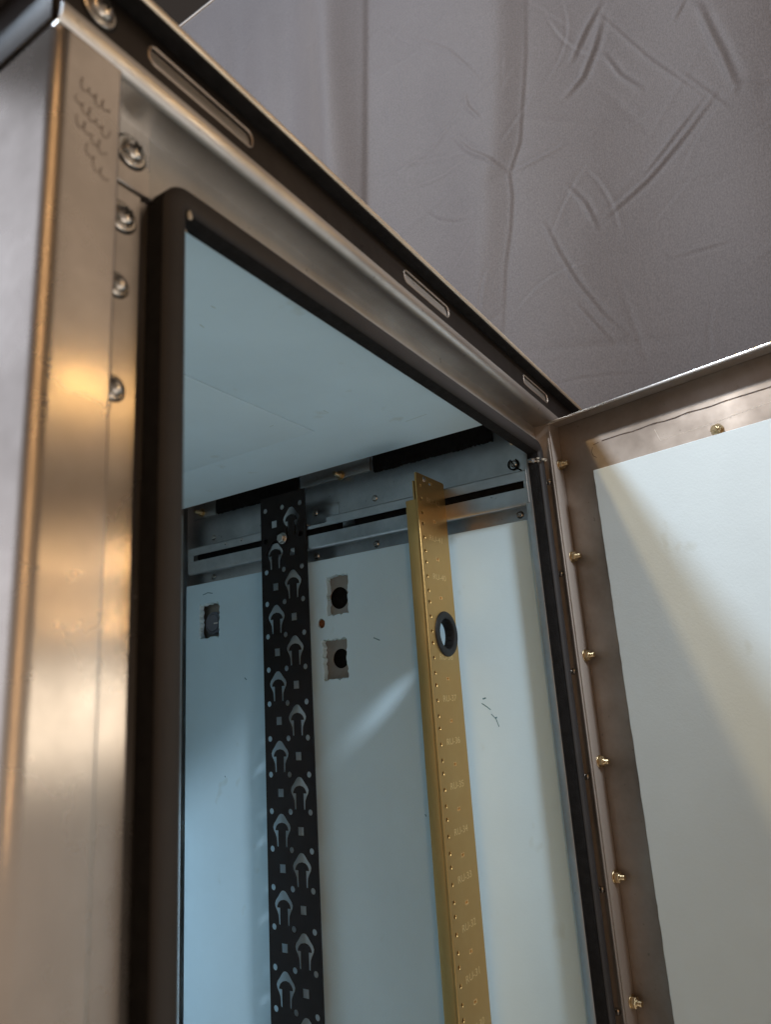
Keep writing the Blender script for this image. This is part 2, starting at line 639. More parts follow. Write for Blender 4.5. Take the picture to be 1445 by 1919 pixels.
def cross_mesh(rh):
    bm = bmesh.new()
    for ang in (0, math.pi / 2):
        ret = bmesh.ops.create_cube(bm, size=1)
        for v in ret['verts']:
            v.co = Matrix.Rotation(ang, 3, 'Z') @ Vector((v.co.x * rh * 1.15, v.co.y * rh * 0.30, v.co.z * 1.2))
    return mesh_from(bm, 'cross_recess', PLASTIC)


sm_big, sm_mid, sm_small = screw_mesh(8.6, 6.0, True, 'screw'), screw_mesh(7.8, 5.6, True, 'screw'), screw_mesh(5.7, 4.2, False, 'screw')
cr_m = cross_mesh(4.6)
for (x, y, z, me, cross, sp) in ((157.9, 240, 322.9, sm_big, 1, 0.4), (195.1, F - 2.6, 281.8, sm_big, 1, 0.5), (191.4, F - 2, 240.8, sm_mid, 1, 0.7), (190.1, F - 2, 201.6, sm_small, 0, 0), (189.9, F - 2, 147.2, sm_small, 0, 0)):
    s = link('screw', me, None, CAB, place((x, y, z), (0, -1, 0)))
    rw_ = {id(sm_big): 8.6, id(sm_mid): 7.8, id(sm_small): 5.7}[id(me)]
    link('dark_outline_ring', mesh_from(lathe_bm([(rw_ + 1.1, 0), (rw_ + 1.0, 0.5), (rw_ + 0.5, 0.85), (rw_ - 0.5, 0.7)], 28), 'dark_outline_ring', PLASTIC), None, s, place((x, y, z), (0, -1, 0)))  # black ring paints the dark reflections outlining the washer
    if cross:
        rr = 6.0 if me is sm_big else 5.6
        link('cross_recess', cr_m, None, s, place((x, y - (2.2 + 0.62 * rr) + 0.12, z), (0, -1, 0), sp))

# ---- gasket ring


def sweep_ring(name, prof, mat, parent, xl, xr, zt, rl, rr_, label=None):
    """profile (o,y): o = outward offset from the opening edge; path up the left, over the top, down the right"""
    path = []
    seg = 8

    def arc(cx, cz, r, a0, a1):
        for k in range(seg + 1):
            a = a0 + (a1 - a0) * k / seg
            path.append((cx, cz, a, r))
    path.append((xl, ZB, math.pi, 0))
    arc(xl + rl, zt - rl, rl, math.pi, math.pi / 2)
    for k in range(1, 9):
        path.append((xl + rl + (xr - xl - rl - rr_) * k / 9, zt, math.pi / 2, 0))
    arc(xr - rr_, zt - rr_, rr_, math.pi / 2, 0)
    path.append((xr, ZB, 0, 0))
    bm = bmesh.new()
    rows = []
    for (cx, cz, a, r) in path:
        row = []
        for o, y in prof:
            w = 0.35 * noise.noise(Vector((cx * 0.03, cz * 0.03, o)))
            if r or a in (math.pi, 0):
                R = r + o
            else:
                R = o
            row.append(bm.verts.new((cx + math.cos(a) * (R + w), y + w * 0.6, cz + math.sin(a) * (R + w))))
        rows.append(row)
    m = len(prof)
    for a, b in zip(rows, rows[1:]):
        for j in range(m - 1):
            bm.faces.new((a[j], a[j + 1], b[j + 1], b[j]))
    bmesh.ops.recalc_face_normals(bm, faces=bm.faces)
    return from_bm(name, bm, mat, parent, True, None, label)


GW = 14.0
core = [(0.2, F + 0.4), (0, 264), (0, 255.6), (0.4, 254.3), (GW - 0.4, 254.3), (GW, 255.6), (GW, 264), (GW - 0.2, F + 0.4)]
sweep_ring('gasket', core, BLACKF, CAB, 222.8, 738.5, 258.5, 2.5, 1.5, 'black sponge door gasket around the opening')
face = [(GW / 2 - GW / 2 * math.cos(t), 254.0 - 3.6 * math.sin(t)) for t in np.linspace(0, math.pi, 13)]
sweep_ring('gasket_skin', face, RUBBER, CAB, 222.8, 738.5, 258.5, 2.5, 1.5)

# ---- right jamb
box('jamb_lip', 738.3, 739.8, 266.5, 274.5, ZB, 262, GALV, CAB, 0.4)
box('jamb_flange', 739.9, 766.8, 266.7, 268.5, ZB, 300.5, STEEL, CAB, 0.3)
sheet('hinge_post', [(860, 239.5, 0), (767, 239.5, 2.0), (767, 268, 0)], 2.0, 'z', ZB, 300.3, DOORST, CAB)
dome = mesh_from(lathe_bm([(3.6, 0), (3.5, 0.7), (2.8, 1.7), (1.5, 2.3), (0, 2.5)], 16), 'hinge_screw', BRIGHT)
for k in range(12):
    link('hinge_screw', dome, None, CAB, place((767, 254.2, 121.4 + 107 - 107 * k), (-1, 0, 0)))
# ---- right inner wall with round knock-outs
wall_holes = [circ(560, 134, 18, 20), circ(562, 53, 18, 20)]
plate('inner_wall', rect(268, 862, ZB, 338), wall_holes, 1.5, to_yz(769), GALV, CAB, 0.2)
box('outer_wall', 860, 862, 242, 1200, ZB, 339, STEEL, CAB)
box('cavity_dark_slab', 790, 799, 270, 862, ZB, 338, BLACKF, CAB)  # black slab stands in for the darkness inside the wall
box('back_wall', 140, 800, 862, 864, ZB, 338, GALV, CAB)
box('back_insulation_board', 235, 745, 845, 860, ZB, 300, FOAM, CAB)
box('left_insulation_board', 205, 222, 276, 845, ZB, 300, FOAM, CAB)
box('rear_panel', 140.2, 859.8, 1198, 1200, ZB, 338.9, STEEL, CAB)
box('cabinet_floor', 140, 800, 268, 862, ZB, ZB + 3, GALV, CAB)

# blue foam board on the right wall with three cut-outs
h1 = ragged(534.5, 569, 109, 161, 1.6, 3)
h2 = ragged(541, 580, 27, 78, 1.4, 3)
h3 = ragged(770, 810, 103, 153, 1.6, 3)
wb = plate('wall_insulation_board', rect(276, 840, ZB, 185.5), [h1, h2, h3, circ(580.3, 100.5, 6.2, 14, 0.5)], 9.4, to_yz(748), FOAM, CAB, 0.5, label='pale blue foam board on the inner wall, with three cut-outs')
# rust-coloured plug and grey conduit plug
link('rust_plug', mesh_from(lathe_bm([(6.2, 0), (6.0, 13), (4.5, 15), (2.5, 14), (0, 13.0)], 14), 'rust_plug', RUST), None, wb, place((764, 580.3, 100.5), (-1, 0, 0)))
cp = link('conduit_plug', mesh_from(lathe_bm([(17, 0), (17, 4), (15.5, 5.5), (13.6, 5.5), (13.2, 3.5), (12.6, 3.5), (12.2, 6.2), (0, 6.6)], 30), 'conduit_plug', GREYP), None, CAB, place((763.9, 793.5, 125), (-1, 0, 0)), 'round grey plug inside the far wall cut-out')
box('pointer_mark', 756.9, 757.5, 781.5, 790, 123.4, 125.2, CHALK, cp, 0.1)
# torn foam crumbs round the cut-outs
crumb = bmesh.new()
bmesh.ops.create_icosphere(crumb, subdivisions=1, radius=1.0)
crumb_me = mesh_from(crumb, 'foam_crumb', CUT)
crumb_me.polygons.foreach_set('use_smooth', [False] * len(crumb_me.polygons))
for (y0, y1, z0, z1) in ((534.5, 569, 109, 161), (541, 580, 27, 78), (770, 810, 103, 153)):
    for k in range(20):
        side = random.choice('tblt')
        y = random.uniform(y0, y1) if side in 'tb' else y1
        z = {'t': z1, 'b': z0}.get(side, random.uniform(z0, z1))
        o = link('foam_crumb', crumb_me, None, wb, place((748 + random.uniform(-0.3, 6), y + random.uniform(-.8, .8), z + random.uniform(-.8, .8)), (random.uniform(-1, 1), random.uniform(-1, 1), 1)))
        s = random.uniform(0.5, 1.6)
        o.matrix_basis = o.matrix_basis @ Matrix.Diagonal((s * 1.3, s, s * 0.7, 1))

# metal strip seen at the back of each cut-out
for (y, z, r_) in ((555.5, 132.3, 14.6), (557.5, 53.3, 12.6)):
    plate('mounting_strip', rect(y - 32, y + 27, z - 36, z + 36), [circ(y, z, r_, 30)], 1.2, to_yz(757.6), DOORST, CAB, 0.3)
    box('hole_dark_backing', 764, 768, y - 34, y + 28, z - 36, z + 36, BLACKF, CAB, 0.2)  # black block added so the hole in the strip looks dark
plate('mounting_strip', rect(766, 822, 96, 160), [], 1.2, to_yz(764), DOORST, CAB, 0.3)

# ---- horizontal mounting channel (hat section with a long slot)
sheet('mounting_channel', [(768, 172, 0), (768, 207.5, 1.5), (737, 198.0, 5.0), (737, 219.2, 0)], 1.6, 'y', 270, 824, GALV, CAB, label='slotted horizontal galvanised channel along the inner wall')
sheet('channel_upper', [(737, 228.3, 0), (737, 241, 2.5), (768, 241, 1.0), (768, 268, 0)], 1.6, 'y', 602, 824, GALV, CAB)
sheet('channel_upper', [(737, 228.3, 0), (737, 241, 2.5), (768, 241, 1.0), (768, 268, 0)], 1.6, 'y', 270, 556, GALV, CAB)
sheet('channel_upper', [(737, 228.3, 0), (737, 233.5, 1.5), (752, 233.5, 0)], 1.6, 'y', 556.1, 601.9, GALV, CAB)
box('channel_flange', 767.4, 768.4, 556.2, 601.8, 241, 268, GALV, CAB, 0.2)
box('channel_end', 737.0, 738.6, 812, 823.8, 219.3, 228.2, GALV, CAB, 0.2)
box('channel_end', 737.0, 738.6, 270, 274, 219.3, 228.2, GALV, CAB, 0.2)
box('slot_dark_foam', 744, 760, 276, 515, 212, 236, BLACKF, CAB)  # black foam added to darken the inside of the slot
box('slot_dark_foam', 744, 760, 545, 810, 212, 236, BLACKF, CAB)
rivet = mesh_from(lathe_bm([(4.6, 0), (4.5, 0.6), (3.6, 1.5), (2.6, 1.9), (2.4, 1.4), (0, 1.3)], 18), 'rivet', BRIGHT)
for (y, z) in ((294, 260.5), (496, 260), (598, 259), (801, 259.5), (294, 184 + 13), (498, 196), (598.5, 195.0), (801, 194.5)):
    zz = z if z > 230 else 197.3
    link('rivet', rivet, None, CAB, place((768, y, zz), (-1, 0, 0)))
tiny = mesh_from(lathe_bm([(2.6, 0), (2.4, 0.8), (1.3, 0.9), (1.2, 0.3), (0, 0.3)], 14), 'small_rivet', BRIGHT)
for y in (712, 744):
    link('small_rivet', tiny, None, CAB, place((737, y, 236), (-1, 0, 0)))

# black sponge strips under the ceiling board with fuzzy lower edges


def fuzzy_strip(name, y0, y1, z0, z1):
    bm = bmesh.new()
    n = int((y1 - y0) / 1.4)
    rows = []
    for i in range(n + 1):
        y = y0 + (y1 - y0) * i / n
        f = random.uniform(-1.0, 1.0) + 1.6 * noise.noise(Vector((y * 0.04, 1, 2)))
        pr = [(768.9, z0 - 1 + f), (765.5, z0 + f), (764.8, z0 + 2.0), (764.6, (z0 + z1) / 2), (764.6, z1)]
        rows.append([bm.verts.new((x, y, z)) for x, z in pr])
    for a, b in zip(rows, rows[1:]):
        for j in range(4):
            bm.faces.new((a[j], a[j + 1], b[j + 1], b[j]))
    bm.faces.new(rows[0])
    bm.faces.new(rows[-1])
    bmesh.ops.recalc_face_normals(bm, faces=bm.faces)
    return from_bm(name, bm, BLACKF, CAB)


fuzzy_strip('sponge_strip', 318, 494, 297, 325)
fuzzy_strip('sponge_strip', 628, 792, 297, 325)
box('ceiling_bracket', 766.2, 768.8, 500, 622, 300, 325, STEELX, CAB, 0.3)
box('ceiling_bracket', 766.2, 768.8, 795, 845, 296, 325, STEELX, CAB, 0.3)


def nut_mesh(r=5.4, h=4.6, rb=2.8, hb=4.5, rw=6.4):
    bm = bmesh.new()

    def prism(n, rad, z0, z1, ch=0.0, ph=0.0):
        rows = []
        for rr, z in ((rad - ch, z0), (rad, z0 + ch), (rad, z1 - ch), (rad - ch, z1)):
            rows.append([bm.verts.new((rr * math.cos(ph + 2 * math.pi * i / n), rr * math.sin(ph + 2 * math.pi * i / n), z)) for i in range(n)])
        for a, b in zip(rows, rows[1:]):
            for i in range(n):
                bm.faces.new((a[i], a[(i + 1) % n], b[(i + 1) % n], b[i]))
        bm.faces.new(rows[-1])
    prism(20, rw, 0, 1.0, 0.2)
    prism(6, r, 1.0, 1.0 + h, 0.5)
    prism(16, r * 0.72, 1.0 + h, 1.9 + h, 0.3)
    z = 1.9 + h
    while z < 1.0 + h + hb:
        prism(12, rb, z, z + 0.8, 0.3)
        z += 0.8
    bmesh.ops.recalc_face_normals(bm, faces=bm.faces)
    return mesh_from(bm, 'nut', BRASS)


nut = nut_mesh()
nut_c = nut_mesh(5.2, 5, 3.0, 9, 7.0)
for y in (549, 825):
    link('nut', nut_c, None, CAB, place((766, y, 304), (-1, 0, 0)))
# wire clip near the front of the channel
clip = bpy.data.curves.new('wire_clip', 'CURVE')
clip.dimensions = '3D'
clip.bevel_depth = 0.9
sp = clip.splines.new('POLY')
pts = [(295 + 6.4 * math.cos(t), 260 + 6.4 * math.sin(t)) for t in np.linspace(2.2, 7.4, 18)] + [(292, 255), (284, 249)]
sp.points.add(len(pts) - 1)
for p, (a, b) in zip(sp.points, pts):
    p.co = (766.2 * MM, a * MM, b * MM, 1)
clip.bevel_depth = 0.9 * MM
tmp = bpy.data.objects.new('t', clip)
COL.objects.link(tmp)
cme = bpy.data.meshes.new_from_object(tmp.evaluated_get(bpy.context.evaluated_depsgraph_get()))
bpy.data.objects.remove(tmp)
link('wire_clip', cme, PLASTIC, CAB)

# ---- ceiling boards
plate('ceiling_insulation_board', [(224, 270), (721, 270), (721, 846), (603.8, 846), (603.6, 466.2), (224, 466.2)], [], 19.5, to_xy(300.5), FOAM, CAB, 0.3)
box('ceiling_insulation_board', 224, 603.4, 467.9, 846, 300.5, 320, FOAM, CAB, 0.3)
box('ceiling_sheet', 140, 799, 269, 862, 325.2, 327, GALV, CAB, 0.1)

NICK = matte('scuffed_foam', (0.12, 0.26, 0.33), 0.8, 0.4, 300, 500, 0.6, 0.0006, 0.2)
for st in ([(357.7, -12.9), (352.2, -16.6), (347.4, -20.3)], [(347.3, -24.9), (342.1, -30.2), (339.2, -38.8)], [(343.3, -29.6), (340.6, -28.6)], [(441.9, -131.2), (440.7, -133.5)], [(498.4, 74.0), (489.0, 69.8)], [(803.4, 168.0), (793, 170.0), (782.9, 167.8)], [(355.9, -8.3), (351.8, -7.4)], [(760, -90), (758.5, -92)], [(720, 40), (716, 37)]):
    ribbon('scuff_mark', [st], random.uniform(0.7, 1.6), lambda a, b: (747.93, a, b), NICK, wb)
for st in ([(344.8, 361.9), (349.7, 361.8)], [(358.6, 389.1), (364.2, 390.3)], [(562.7, 421.7), (572.2, 421.9)], [(649.7, 371.9), (647.1, 342.5)], [(559.4, 495.2), (558.6, 489.0)]):
    ribbon('scuff_mark', [st], random.uniform(0.5, 1.2), lambda a, b: (a, b, 300.43), CUT, CAB)
# ------------------------------------------------------------------ gold rack rail
zc42 = 216.0
U = 44.45
RZ0, RZ1 = -1560.0, 247.0
gx0, gx1, gy = 670.4, 737.6, 375.6
holes = []
marks = []
nU = 42
for k in range(nU):
    zc = zc42 - U * k
    for dz in ((15.875, 0, -15.875)):
        if zc + dz > RZ0 + 6:
            holes.append(circ(678.9, zc + dz, 2.0, 10))
    zs = zc - U / 2
    if zs > RZ0 + 6 and zs > -420 and k not in (3, ):
        holes.append(rect(703.4, 709.4, zs - 1.9, zs + 1.9))
        marks.append(zs)
holes.append(rect(700.0, 707.0, 239.2 - 2, 239.2 + 1.2))
holes.append(circ(689.0, 241.5, 2.6, 12))
holes.append(circ(710.6, 64.8, 19.5, 36))
rail = plate('rack_rail', stadium(gx0, gx1, RZ0, RZ1, 2.5, 3), holes, 2.5, to_xz(gy), GOLD, CAB, 0.4, label='gold rack mounting rail engraved with rack unit numbers')
box('rail_flange', gx0 + 0.15, gx0 + 2.6, gy + 2.55, gy + 16.5, RZ0, 215, GOLD, rail, 1.0)
box('rail_backing', gx0 + 2.8, 686.5, gy + 5.4, gy + 7.4, RZ0 + 10, 238, GOLD, rail, 0.2)
link('plug_screw', mesh_from(lathe_bm([(3.4, 0), (3.2, 0.6), (2.0, 1.2), (0, 1.3)], 14), 'plug_screw', BRIGHT), None, rail, place((689.0, gy + 0.1, 241.5), (0, -1, 0)))
for z in (212, ):
    box('rail_mount_block', 712, 736.8, gy + 4.5, gy + 18, z - 12, z + 6, GALV, rail, 0.5)
for zs in marks:
    plate('index_mark', rect(703.45, 709.35, zs - 1.85, zs + 1.85), [rect(703.9, 708.7, zs - 1.2, zs + 1.2)], 1.3, to_xz(gy + 0.05), GOLDL, rail, 0.1)  # paler lining carries the glint of the pocket walls
    box('index_mark_floor', 703.5, 709.3, gy + 1.5, gy + 2.2, zs - 1.8, zs + 1.8, GOLD, rail, 0)
# cable grommet
gp = [(19.2, -10), (19.2, -0.2), (25, -0.2), (25.2, 0.8), (24.4, 2.0), (19, 2.6), (17.2, 2.0), (16.6, 1.0), (16.6, -10), (19.2, -10)]
gr = link('cable_grommet', mesh_from(lathe_bm(gp, 48), 'cable_grommet', PLASTIC), None, rail, place((710.6, gy - 0.1, 64.8), (0, -1, 0)), 'black plastic cable grommet in the gold rail')
ribm = bmesh.new()
bmesh.ops.create_cube(ribm, size=1)
for v in ribm.verts:
    v.co = Vector((v.co.x * 1.2, v.co.y * 0.8, v.co.z * 8))
rib_me = mesh_from(ribm, 'grommet_rib', PLASTIC)
for k in range(16):
    t = 2 * math.pi * k / 16
    link('grommet_rib', rib_me, None, gr, place((710.6 + 16.7 * math.cos(t), gy + 5, 64.8 + 16.7 * math.sin(t)), (0, -1, 0), -t))


def text_mesh(txt, height, length):
    cu = bpy.data.curves.new('lettering', 'FONT')
    cu.body = txt
    cu.size = 10
    cu.fill_mode = 'FRONT'
    cu.align_x = 'CENTER'
    cu.align_y = 'CENTER'
    cu.resolution_u = 3
    cu.offset = -0.04
    cu.extrude = 0.03
    o = bpy.data.objects.new('t', cu)
    COL.objects.link(o)
    dg = bpy.context.evaluated_depsgraph_get()
    me = bpy.data.meshes.new_from_object(o.evaluated_get(dg))
    bpy.data.objects.remove(o)
    co = np.empty(len(me.vertices) * 3)
    me.vertices.foreach_get('co', co)
    co = co.reshape(-1, 3)
    co[:, 0] *= length / np.ptp(co[:, 0])
    co[:, 1] *= height / np.ptp(co[:, 1])
    out = np.stack([co[:, 0], -co[:, 2] * 1.0, co[:, 1]], 1) * MM
    me.vertices.foreach_set('co', out.ravel())
    return me


for k in range(14):
    num = 42 - k
    if num == 39:
        continue
    me = text_mesh('RU-%d' % num, 6.6, 30)
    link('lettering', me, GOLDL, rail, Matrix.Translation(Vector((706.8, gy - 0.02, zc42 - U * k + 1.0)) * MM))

# ------------------------------------------------------------------ black lacing strip
yd, yf = 671.6, 589.3          # deep edge, front edge
zr0 = 268.7


def arrow_hole(yc, zt):
    """keyhole with a mushroom tongue; zt = upper hole row; y to the deep side is image left"""
    o = [(-13.5, 0), ]
    half_out = [(0, -2.6), (3.2, -3.3), (6.0, -6.0), (9.5, -10.5), (13.2, -14.6), (14.8, -18.4), (14.0, -22.0), (11.2, -26.5), (9.2, -31), (8.7, -36), (8.5, -41.0), (7.1, -41.9)]
    half_in = [(5.9, -41.0), (5.8, -22.6), (8.0, -22.3), (10.6, -22.4), (10.0, -19.8), (8.2, -16.8), (5.0, -14.3), (0, -13.2)]
    pts = [(a, b) for a, b in half_out] + [(a, b) for a, b in half_in]
    left = [(-a, b) for a, b in reversed(half_in[:-1])] + [(-a, b) for a, b in reversed(half_out[1:])]
    return [(yc + a, zt + b) for a, b in pts + left]


sh = []
nrow = 22
for k in range(nrow):
    z = zr0 - U * k
    for d in (8.5, 40.0, 72.2):
        sh.append(circ(yd - d, z, 3.7, 14))
    if k == nrow - 1:
        break
    ca, cs = (55.9, 24.8) if k % 2 == 0 else (24.8, 55.9)
    sh.append(arrow_hole(yd - ca, z))
    yc = yd - cs
    sh.append(rect(yc - 4.7, yc + 4.7, z - U / 2 - 5.0, z - U / 2 + 5.0))
strip = plate('cable_lacing_strip', rect(yf, yd, zr0 - U * nrow + 10, 287.8), sh, 1.3, to_yz(734.6), BLACKP, CAB, 0.2, label='black perforated cable lacing strip with arrow-shaped cut-outs')
# hex head bolt
bmb = lathe_bm([(8.0, 0), (8.0, 1.2), (7.4, 1.8), (0, 1.8)], 28)
for r_, h0, h1_ in ((6.2, 1.8, 6.2),):
    rows = []
    for rr, z in ((r_, h0), (r_, h1_ - 0.7), (r_ - 0.8, h1_)):
        rows.append([bmb.verts.new((rr * math.cos(math.pi / 3 * i + 0.3), rr * math.sin(math.pi / 3 * i + 0.3), z)) for i in range(6)])
    for a, b in zip(rows, rows[1:]):
        for i in range(6):
            bmb.faces.new((a[i], a[(i + 1) % 6], b[(i + 1) % 6], b[i]))
    bmb.faces.new(rows[-1])
bmesh.ops.recalc_face_normals(bmb, faces=bmb.faces)
link('hex_bolt', mesh_from(bmb, 'hex_bolt', BRIGHT), None, strip, place((733.5, 630.5, 223), (-1, 0, 0)))

# ------------------------------------------------------------------ door, opened about 78 degrees
AD = math.radians(12)
dv = Vector((-math.sin(AD), -math.cos(AD), 0))     # from hinge to free edge
nv = Vector((-math.cos(AD), math.sin(AD), 0))      # inward normal
L0 = Vector((771.6, 236.8, 0))
DW = 590.0
DT = 294.6


def dpt(u, n, z):
    return L0 + dv * u + nv * n + Vector((0, 0, z))


def dbox(name, u0, u1, n0, n1, z0, z1, mat, parent, bev=0.4, label=None):
    bm = bmesh.new()
    bmesh.ops.create_cube(bm, size=1)
    for v in bm.verts:
        v.co = Vector(((u0 + u1) / 2 + v.co.x * (u1 - u0), (n0 + n1) / 2 + v.co.y * (n1 - n0), (z0 + z1) / 2 + v.co.z * (z1 - z0)))
    if bev:
        bmesh.ops.bevel(bm, geom=list(bm.edges), offset=bev, segments=2, affect='EDGES', profile=0.5)
    for v in bm.verts:
        v.co = dpt(*v.co)
    bmesh.ops.recalc_face_normals(bm, faces=bm.faces)
    return from_bm(name, bm, mat, parent, True, None, label)


door = dbox('door', 0, DW, -2, 0, ZB + 20, DT, DOORST, CAB, 0.3, 'stainless steel door swung open beside the cabinet')
dbox('hinge_edge', -1.8, -0.05, -2, 20, ZB + 20, DT, DOORST, door, 0.5)
dbox('hinge_leaf', -3.6, -1.9, 2, 21.6, ZB + 20, 276, DOORST, door, 0.4)
dbox('top_edge', 0.05, DW, 0.05, 20, DT - 1.8, DT, DOORST, door, 0.5)
dbox('top_lip', -1.8, DW, 20.1, 21.6, DT - 3.4, DT + 0.1, BRIGHT, door, 0.6)
dbox('free_edge', DW - 1.8, DW, 0.05, 20, ZB + 20, DT - 2, DOORST, door, 0.5)
dbox('door_stiffener', 32, DW - 25, 0.05, 0.8, ZB + 60, 259.5, DOORST, door, 0.25)
for z in (245.1, 137.5, 30, -77.7, -186, -295, -403, -511):
    s = link('nut', nut, None, door, Matrix.Translation(Vector(dpt(0, 7.2, z)) * MM) @ dv.to_track_quat('Z', 'Y').to_matrix().to_4x4() @ Matrix.Rotation(random.uniform(0, 1), 4, 'Z'))
link('nut', nut, None, door, Matrix.Translation(Vector(dpt(173, 0.8, 233.5)) * MM) @ nv.to_track_quat('Z', 'Y').to_matrix().to_4x4())


def dplate(name, outer, holes_, n0, t, mat, parent, bev, label=None):
    return plate(name, outer, holes_, t, lambda a, b, h: dpt(a, n0 + h, b), mat, parent, bev, label)


dplate('door_insulation_board', ragged(42.3, DW - 40, ZB + 70, 226.0, 0.35, 9, 'l'), [], 0.9, 11.2, FOAMD, door, 0.4, 'pale blue foam board glued inside the open door')
# tape outline left on the door, thin scratch strips
ribbon('tape_residue', [[(112, 254), (114, 247), (116, 240.5)], [(116, 240.5), (170, 242), (230, 246), (300, 247)]], 0.5, lambda a, b: dpt(a, 0.86, b), CHALK, door)
ribbon('adhesive_line', [[(52 + 12 * i, 260.0 + 0.5 * math.sin(i * 1.7) + 0.4 * math.sin(i * 4.1)) for i in range(30)]], 1.3, lambda a, b: dpt(a, 0.95, b), INKB, door)
ribbon('adhesive_line', [[(40, 256), (38, 251), (39.5, 246), (43, 243)], [(41, 258.5), (48, 259.5)]], 0.7, lambda a, b: dpt(a, 0.9, b), INKB, door)

# ------------------------------------------------------------------ glue crumbs on the gasket corners


def blob(name, c, r, seed, mat, squash=(1, 1, 1)):
    bm = bmesh.new()
    bmesh.ops.create_icosphere(bm, subdivisions=3, radius=1)
    for v in bm.verts:
        k = 1 + 0.55 * noise.noise(v.co * 1.7 + Vector((seed, 0, 0))) + 0.25 * noise.noise(v.co * 4.1 + Vector((0, seed, 0)))
        v.co = Vector((v.co.x * squash[0], v.co.y * squash[1], v.co.z * squash[2])) * k * r + Vector(c)
    return from_bm(name, bm, mat, CAB, True)


blob('glue_blob', (224.6, 251.5, 256.0), 1.5, 1.0, GLUE, (.9, .6, 1.8))
blob('glue_blob', (225.5, 257, 250), 1.2, 2.0, GLUE, (1.2, .6, 1))
for i in range(7):
    blob('glue_blob', (742 + random.uniform(-4, 9), 251 + random.uniform(-3, 4), 252 + random.uniform(-6, 5)), random.uniform(1.0, 2.6), 3.0 + i, GLUE, (1, 1, .7))
blob('glue_blob', (741, 262, 249), 3.6, 23.0, GALV, (1.5, 1.6, .8))
for i in range(4):
    blob('glue_blob', (690 + 3.2 * i, 267, 260.5 + random.uniform(-1.5, 1)), random.uniform(.8, 1.6), 13.0 + i, GLUE)

# ------------------------------------------------------------------ grey drape behind
CUR = empty('drape', (950, 400, ZB), 'wrinkled grey fabric drape hanging behind the cabinet', 'curtain')
XD = 950.0
creases = [
(2.2, [(249, 1120), (263, 1006), (291, 852), (315, 803), (315, 762), (324, 707), (340, 646), (357, 539)]),
(3, [(463, 1192), (397, 1111), (362, 1047), (345, 1008)]),
(3.5, [(520, 926), (446, 937), (374, 975)]),
(4, [(374, 997), (370, 967), (349, 927)]),
(3, [(349, 973), (312, 993)]),
(5, [(405, 931), (379, 884), (344, 844), (319, 810)]),
(4, [(310, 805), (264, 807), (220, 813)]),
(8, [(137, 1040), (164, 1005), (192, 960)]),
(8, [(138, 1008), (157, 963), (180, 921), (210, 898)]),
(4, [(143, 944), (126, 892), (100, 851)]),
(10, [(6, 930), (-2, 872), (-9, 830), (-16, 771)]),
(4, [(-16, 771), (-56, 755)]),
(6, [(10, 777), (50, 746), (116, 700), (178, 667)]),
(4, [(25, 782), (71, 749), (122, 708)]),
(4, [(226, 737), (206, 699), (194, 652)]),
(4, [(270, 692), (256, 638), (235, 575), (205, 510), (180, 472)]),
(3, [(240, 541), (200, 466)]),
(4, [(20, 955), (41, 932)]),
(2, [(529, 885), (432, 868), (380, 869)]),
(3, [(1, 913), (-43, 907)]),
(2, [(48, 848), (-4, 742)]),
(2, [(140, 1021), (79, 887), (18, 773)]),
(2, [(583, 941), (502, 933), (399, 889)]),
]
ys = np.concatenate([np.arange(-380, -140, 60), np.arange(-140, 1130, 2.5), np.arange(1130, 2600, 60)])
zs = np.concatenate([np.arange(ZB, 330, 60), np.arange(330, 1648, 2.8), [1648.0]])
Y, Z = np.meshgrid(ys, zs, indexing='ij')
X = np.zeros_like(Y)


def gauss(d, w):
    return np.exp(-(d / w) ** 2)


# broad hanging folds
for c, w, a, lean in ((1000, 90, -16, .02), (760, 60, 14, .03), (640, 46, -14, .04), (470, 70, 10, .03), (300, 120, -9, -.05), (120, 110, 10, 0), (-40, 90, -10, .02), (900, 40, 8, .02)):
    X += a * gauss(Y - c - lean * (Z - 900), w)
# pleat edge with a sharp step, and the soft fold along the long crease
fold = 567 + (1350 - Z) * 0.066


def soft_table(xs, vs_, sig):
    t = np.arange(-450.0, 451.0)
    v = np.interp(t, xs, vs_, left=vs_[0], right=vs_[-1])
    k = np.exp(-(np.arange(-60, 61) / sig) ** 2 / 2)
    return t, np.convolve(np.pad(v, 60, mode='edge'), k / k.sum(), 'valid')


tt, tv = soft_table([-170, -95, -30, 0, 75, 135, 190, 260, 330], [0, 2, 8, 8, -13, 2, 6, -4, 0], 13)
X += np.interp(Y - fold, tt, tv) + 5.0 / (1 + np.exp((Y - fold) / 1.8)) * np.exp(np.clip(Y - fold, None, 0) / 45)
tt, tv = soft_table([-130, -45, 0, 45, 120], [0, 4, 5, -5, 0], 9)
yc_ = np.interp(Z, [350, 539, 646, 707, 762, 803, 852, 1006, 1120, 1648], [372, 357, 340, 324, 315, 315, 291, 263, 249, 190])
X += np.interp(Y - yc_, tt, tv) + 1.3 / (1 + np.exp((Y - yc_) / 1.8)) * np.exp(np.clip(Y - yc_, None, 0) / 30)
X += 7 * np.sin(Y / 75.0 + 0.0012 * Z + 0.8) * np.clip((Y - 500) / 300, 0, 1)
for cy_, w in ((1300, 80), (1500, 90), (1750, 100), (2050, 90), (-350, 90), (-600, 110), (-900, 90)):
    X += 20 * gauss(Y - cy_, w)
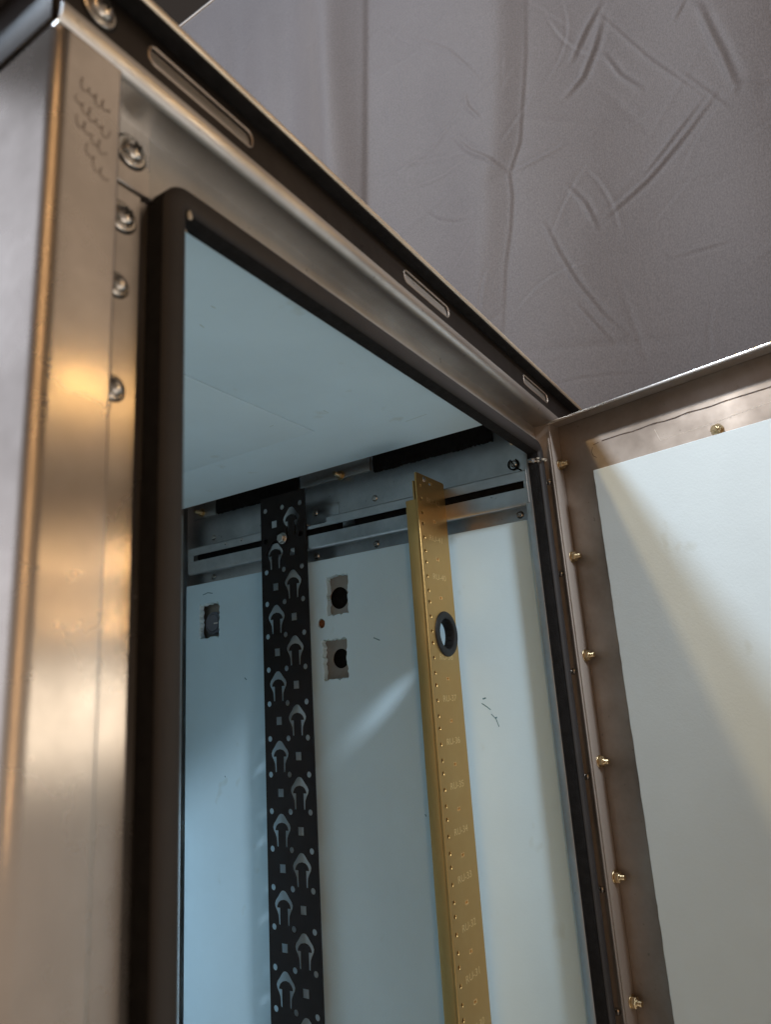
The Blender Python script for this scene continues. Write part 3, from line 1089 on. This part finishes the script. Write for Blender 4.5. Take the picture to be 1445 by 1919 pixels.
for i, (a, pl) in enumerate(creases):
    best = np.full(Y.shape, 1e9)
    sgn = np.zeros(Y.shape)
    along = np.zeros(Y.shape)
    L = sum(math.dist(p, q) for p, q in zip(pl, pl[1:]))
    acc = 0
    for p, q in zip(pl, pl[1:]):
        vx, vz = q[0] - p[0], q[1] - p[1]
        l = math.hypot(vx, vz)
        t = np.clip(((Y - p[0]) * vx + (Z - p[1]) * vz) / l ** 2, 0, 1)
        dy, dz = Y - p[0] - t * vx, Z - p[1] - t * vz
        dd = np.hypot(dy, dz)
        s = np.sign(dy * vz - dz * vx)
        k = dd < best
        best = np.where(k, dd, best)
        sgn = np.where(k, s, sgn)
        along = np.where(k, (acc + t * l) / L, along)
        acc += l
    env = np.clip(np.sin(np.pi * np.clip(along, 0.03, 0.97)), 0, 1) ** 0.5
    w = 2.1 + 0.30 * a
    X += -(a ** 0.8) * 0.60 * env * (gauss(best, w) - 0.55 * gauss(best - 1.6 * w, w * 1.2) * (sgn > 0))
# fine sharp random creases
for k in range(46):
    c = (rng.uniform(-110, 700), rng.uniform(380, 1250))
    th = rng.uniform(0, math.pi)
    ln = rng.uniform(30, 90)
    bend = rng.uniform(-0.004, 0.004)
    dy, dz = Y - c[0], Z - c[1]
    u_ = dy * math.cos(th) + dz * math.sin(th)
    v_ = -dy * math.sin(th) + dz * math.cos(th) + bend * u_ ** 2
    X += rng.uniform(0.4, 1.3) * np.clip(1 - (u_ / ln) ** 2, 0, 1) * (gauss(v_, 2.4) - 0.5 * gauss(v_ - 4, 5))
# fine random crumple
for k in range(130):
    c = (rng.uniform(-120, 1000), rng.uniform(350, 1500))
    th = rng.uniform(0, math.pi)
    ln, w = rng.uniform(20, 95), rng.uniform(3.2, 8)
    a = rng.uniform(-0.9, 0.9)
    dy, dz = Y - c[0], Z - c[1]
    X += a * gauss(dy * math.cos(th) + dz * math.sin(th), ln) * gauss(-dy * math.sin(th) + dz * math.cos(th), w)
X *= np.clip((1648 - Z) / 160, 0, 1) ** 0.7
ny, nz = Y.shape
verts = np.stack([(XD + X).ravel(), Y.ravel(), Z.ravel()], 1) * MM
ii = np.arange(ny * nz).reshape(ny, nz)
quads = np.stack([ii[:-1, :-1], ii[:-1, 1:], ii[1:, 1:], ii[1:, :-1]], -1).reshape(-1, 4)
me = bpy.data.meshes.new('fabric')
me.vertices.add(len(verts))
me.vertices.foreach_set('co', verts.ravel())
me.loops.add(quads.size)
me.loops.foreach_set('vertex_index', quads.ravel())
me.polygons.add(len(quads))
me.polygons.foreach_set('loop_start', np.arange(0, quads.size, 4))
me.polygons.foreach_set('loop_total', np.full(len(quads), 4))
me.update(calc_edges=True)
me.validate()
me.shade_smooth()
link('fabric', me, DRAPE, CUR)
rodm = lathe_bm([(0, 0), (6, 0), (6, 2900), (0, 2900)], 16)
from_bm('support_rod', rodm, BRIGHT, CUR, True, place((951, -380, 1652), (0, 1, 0)))
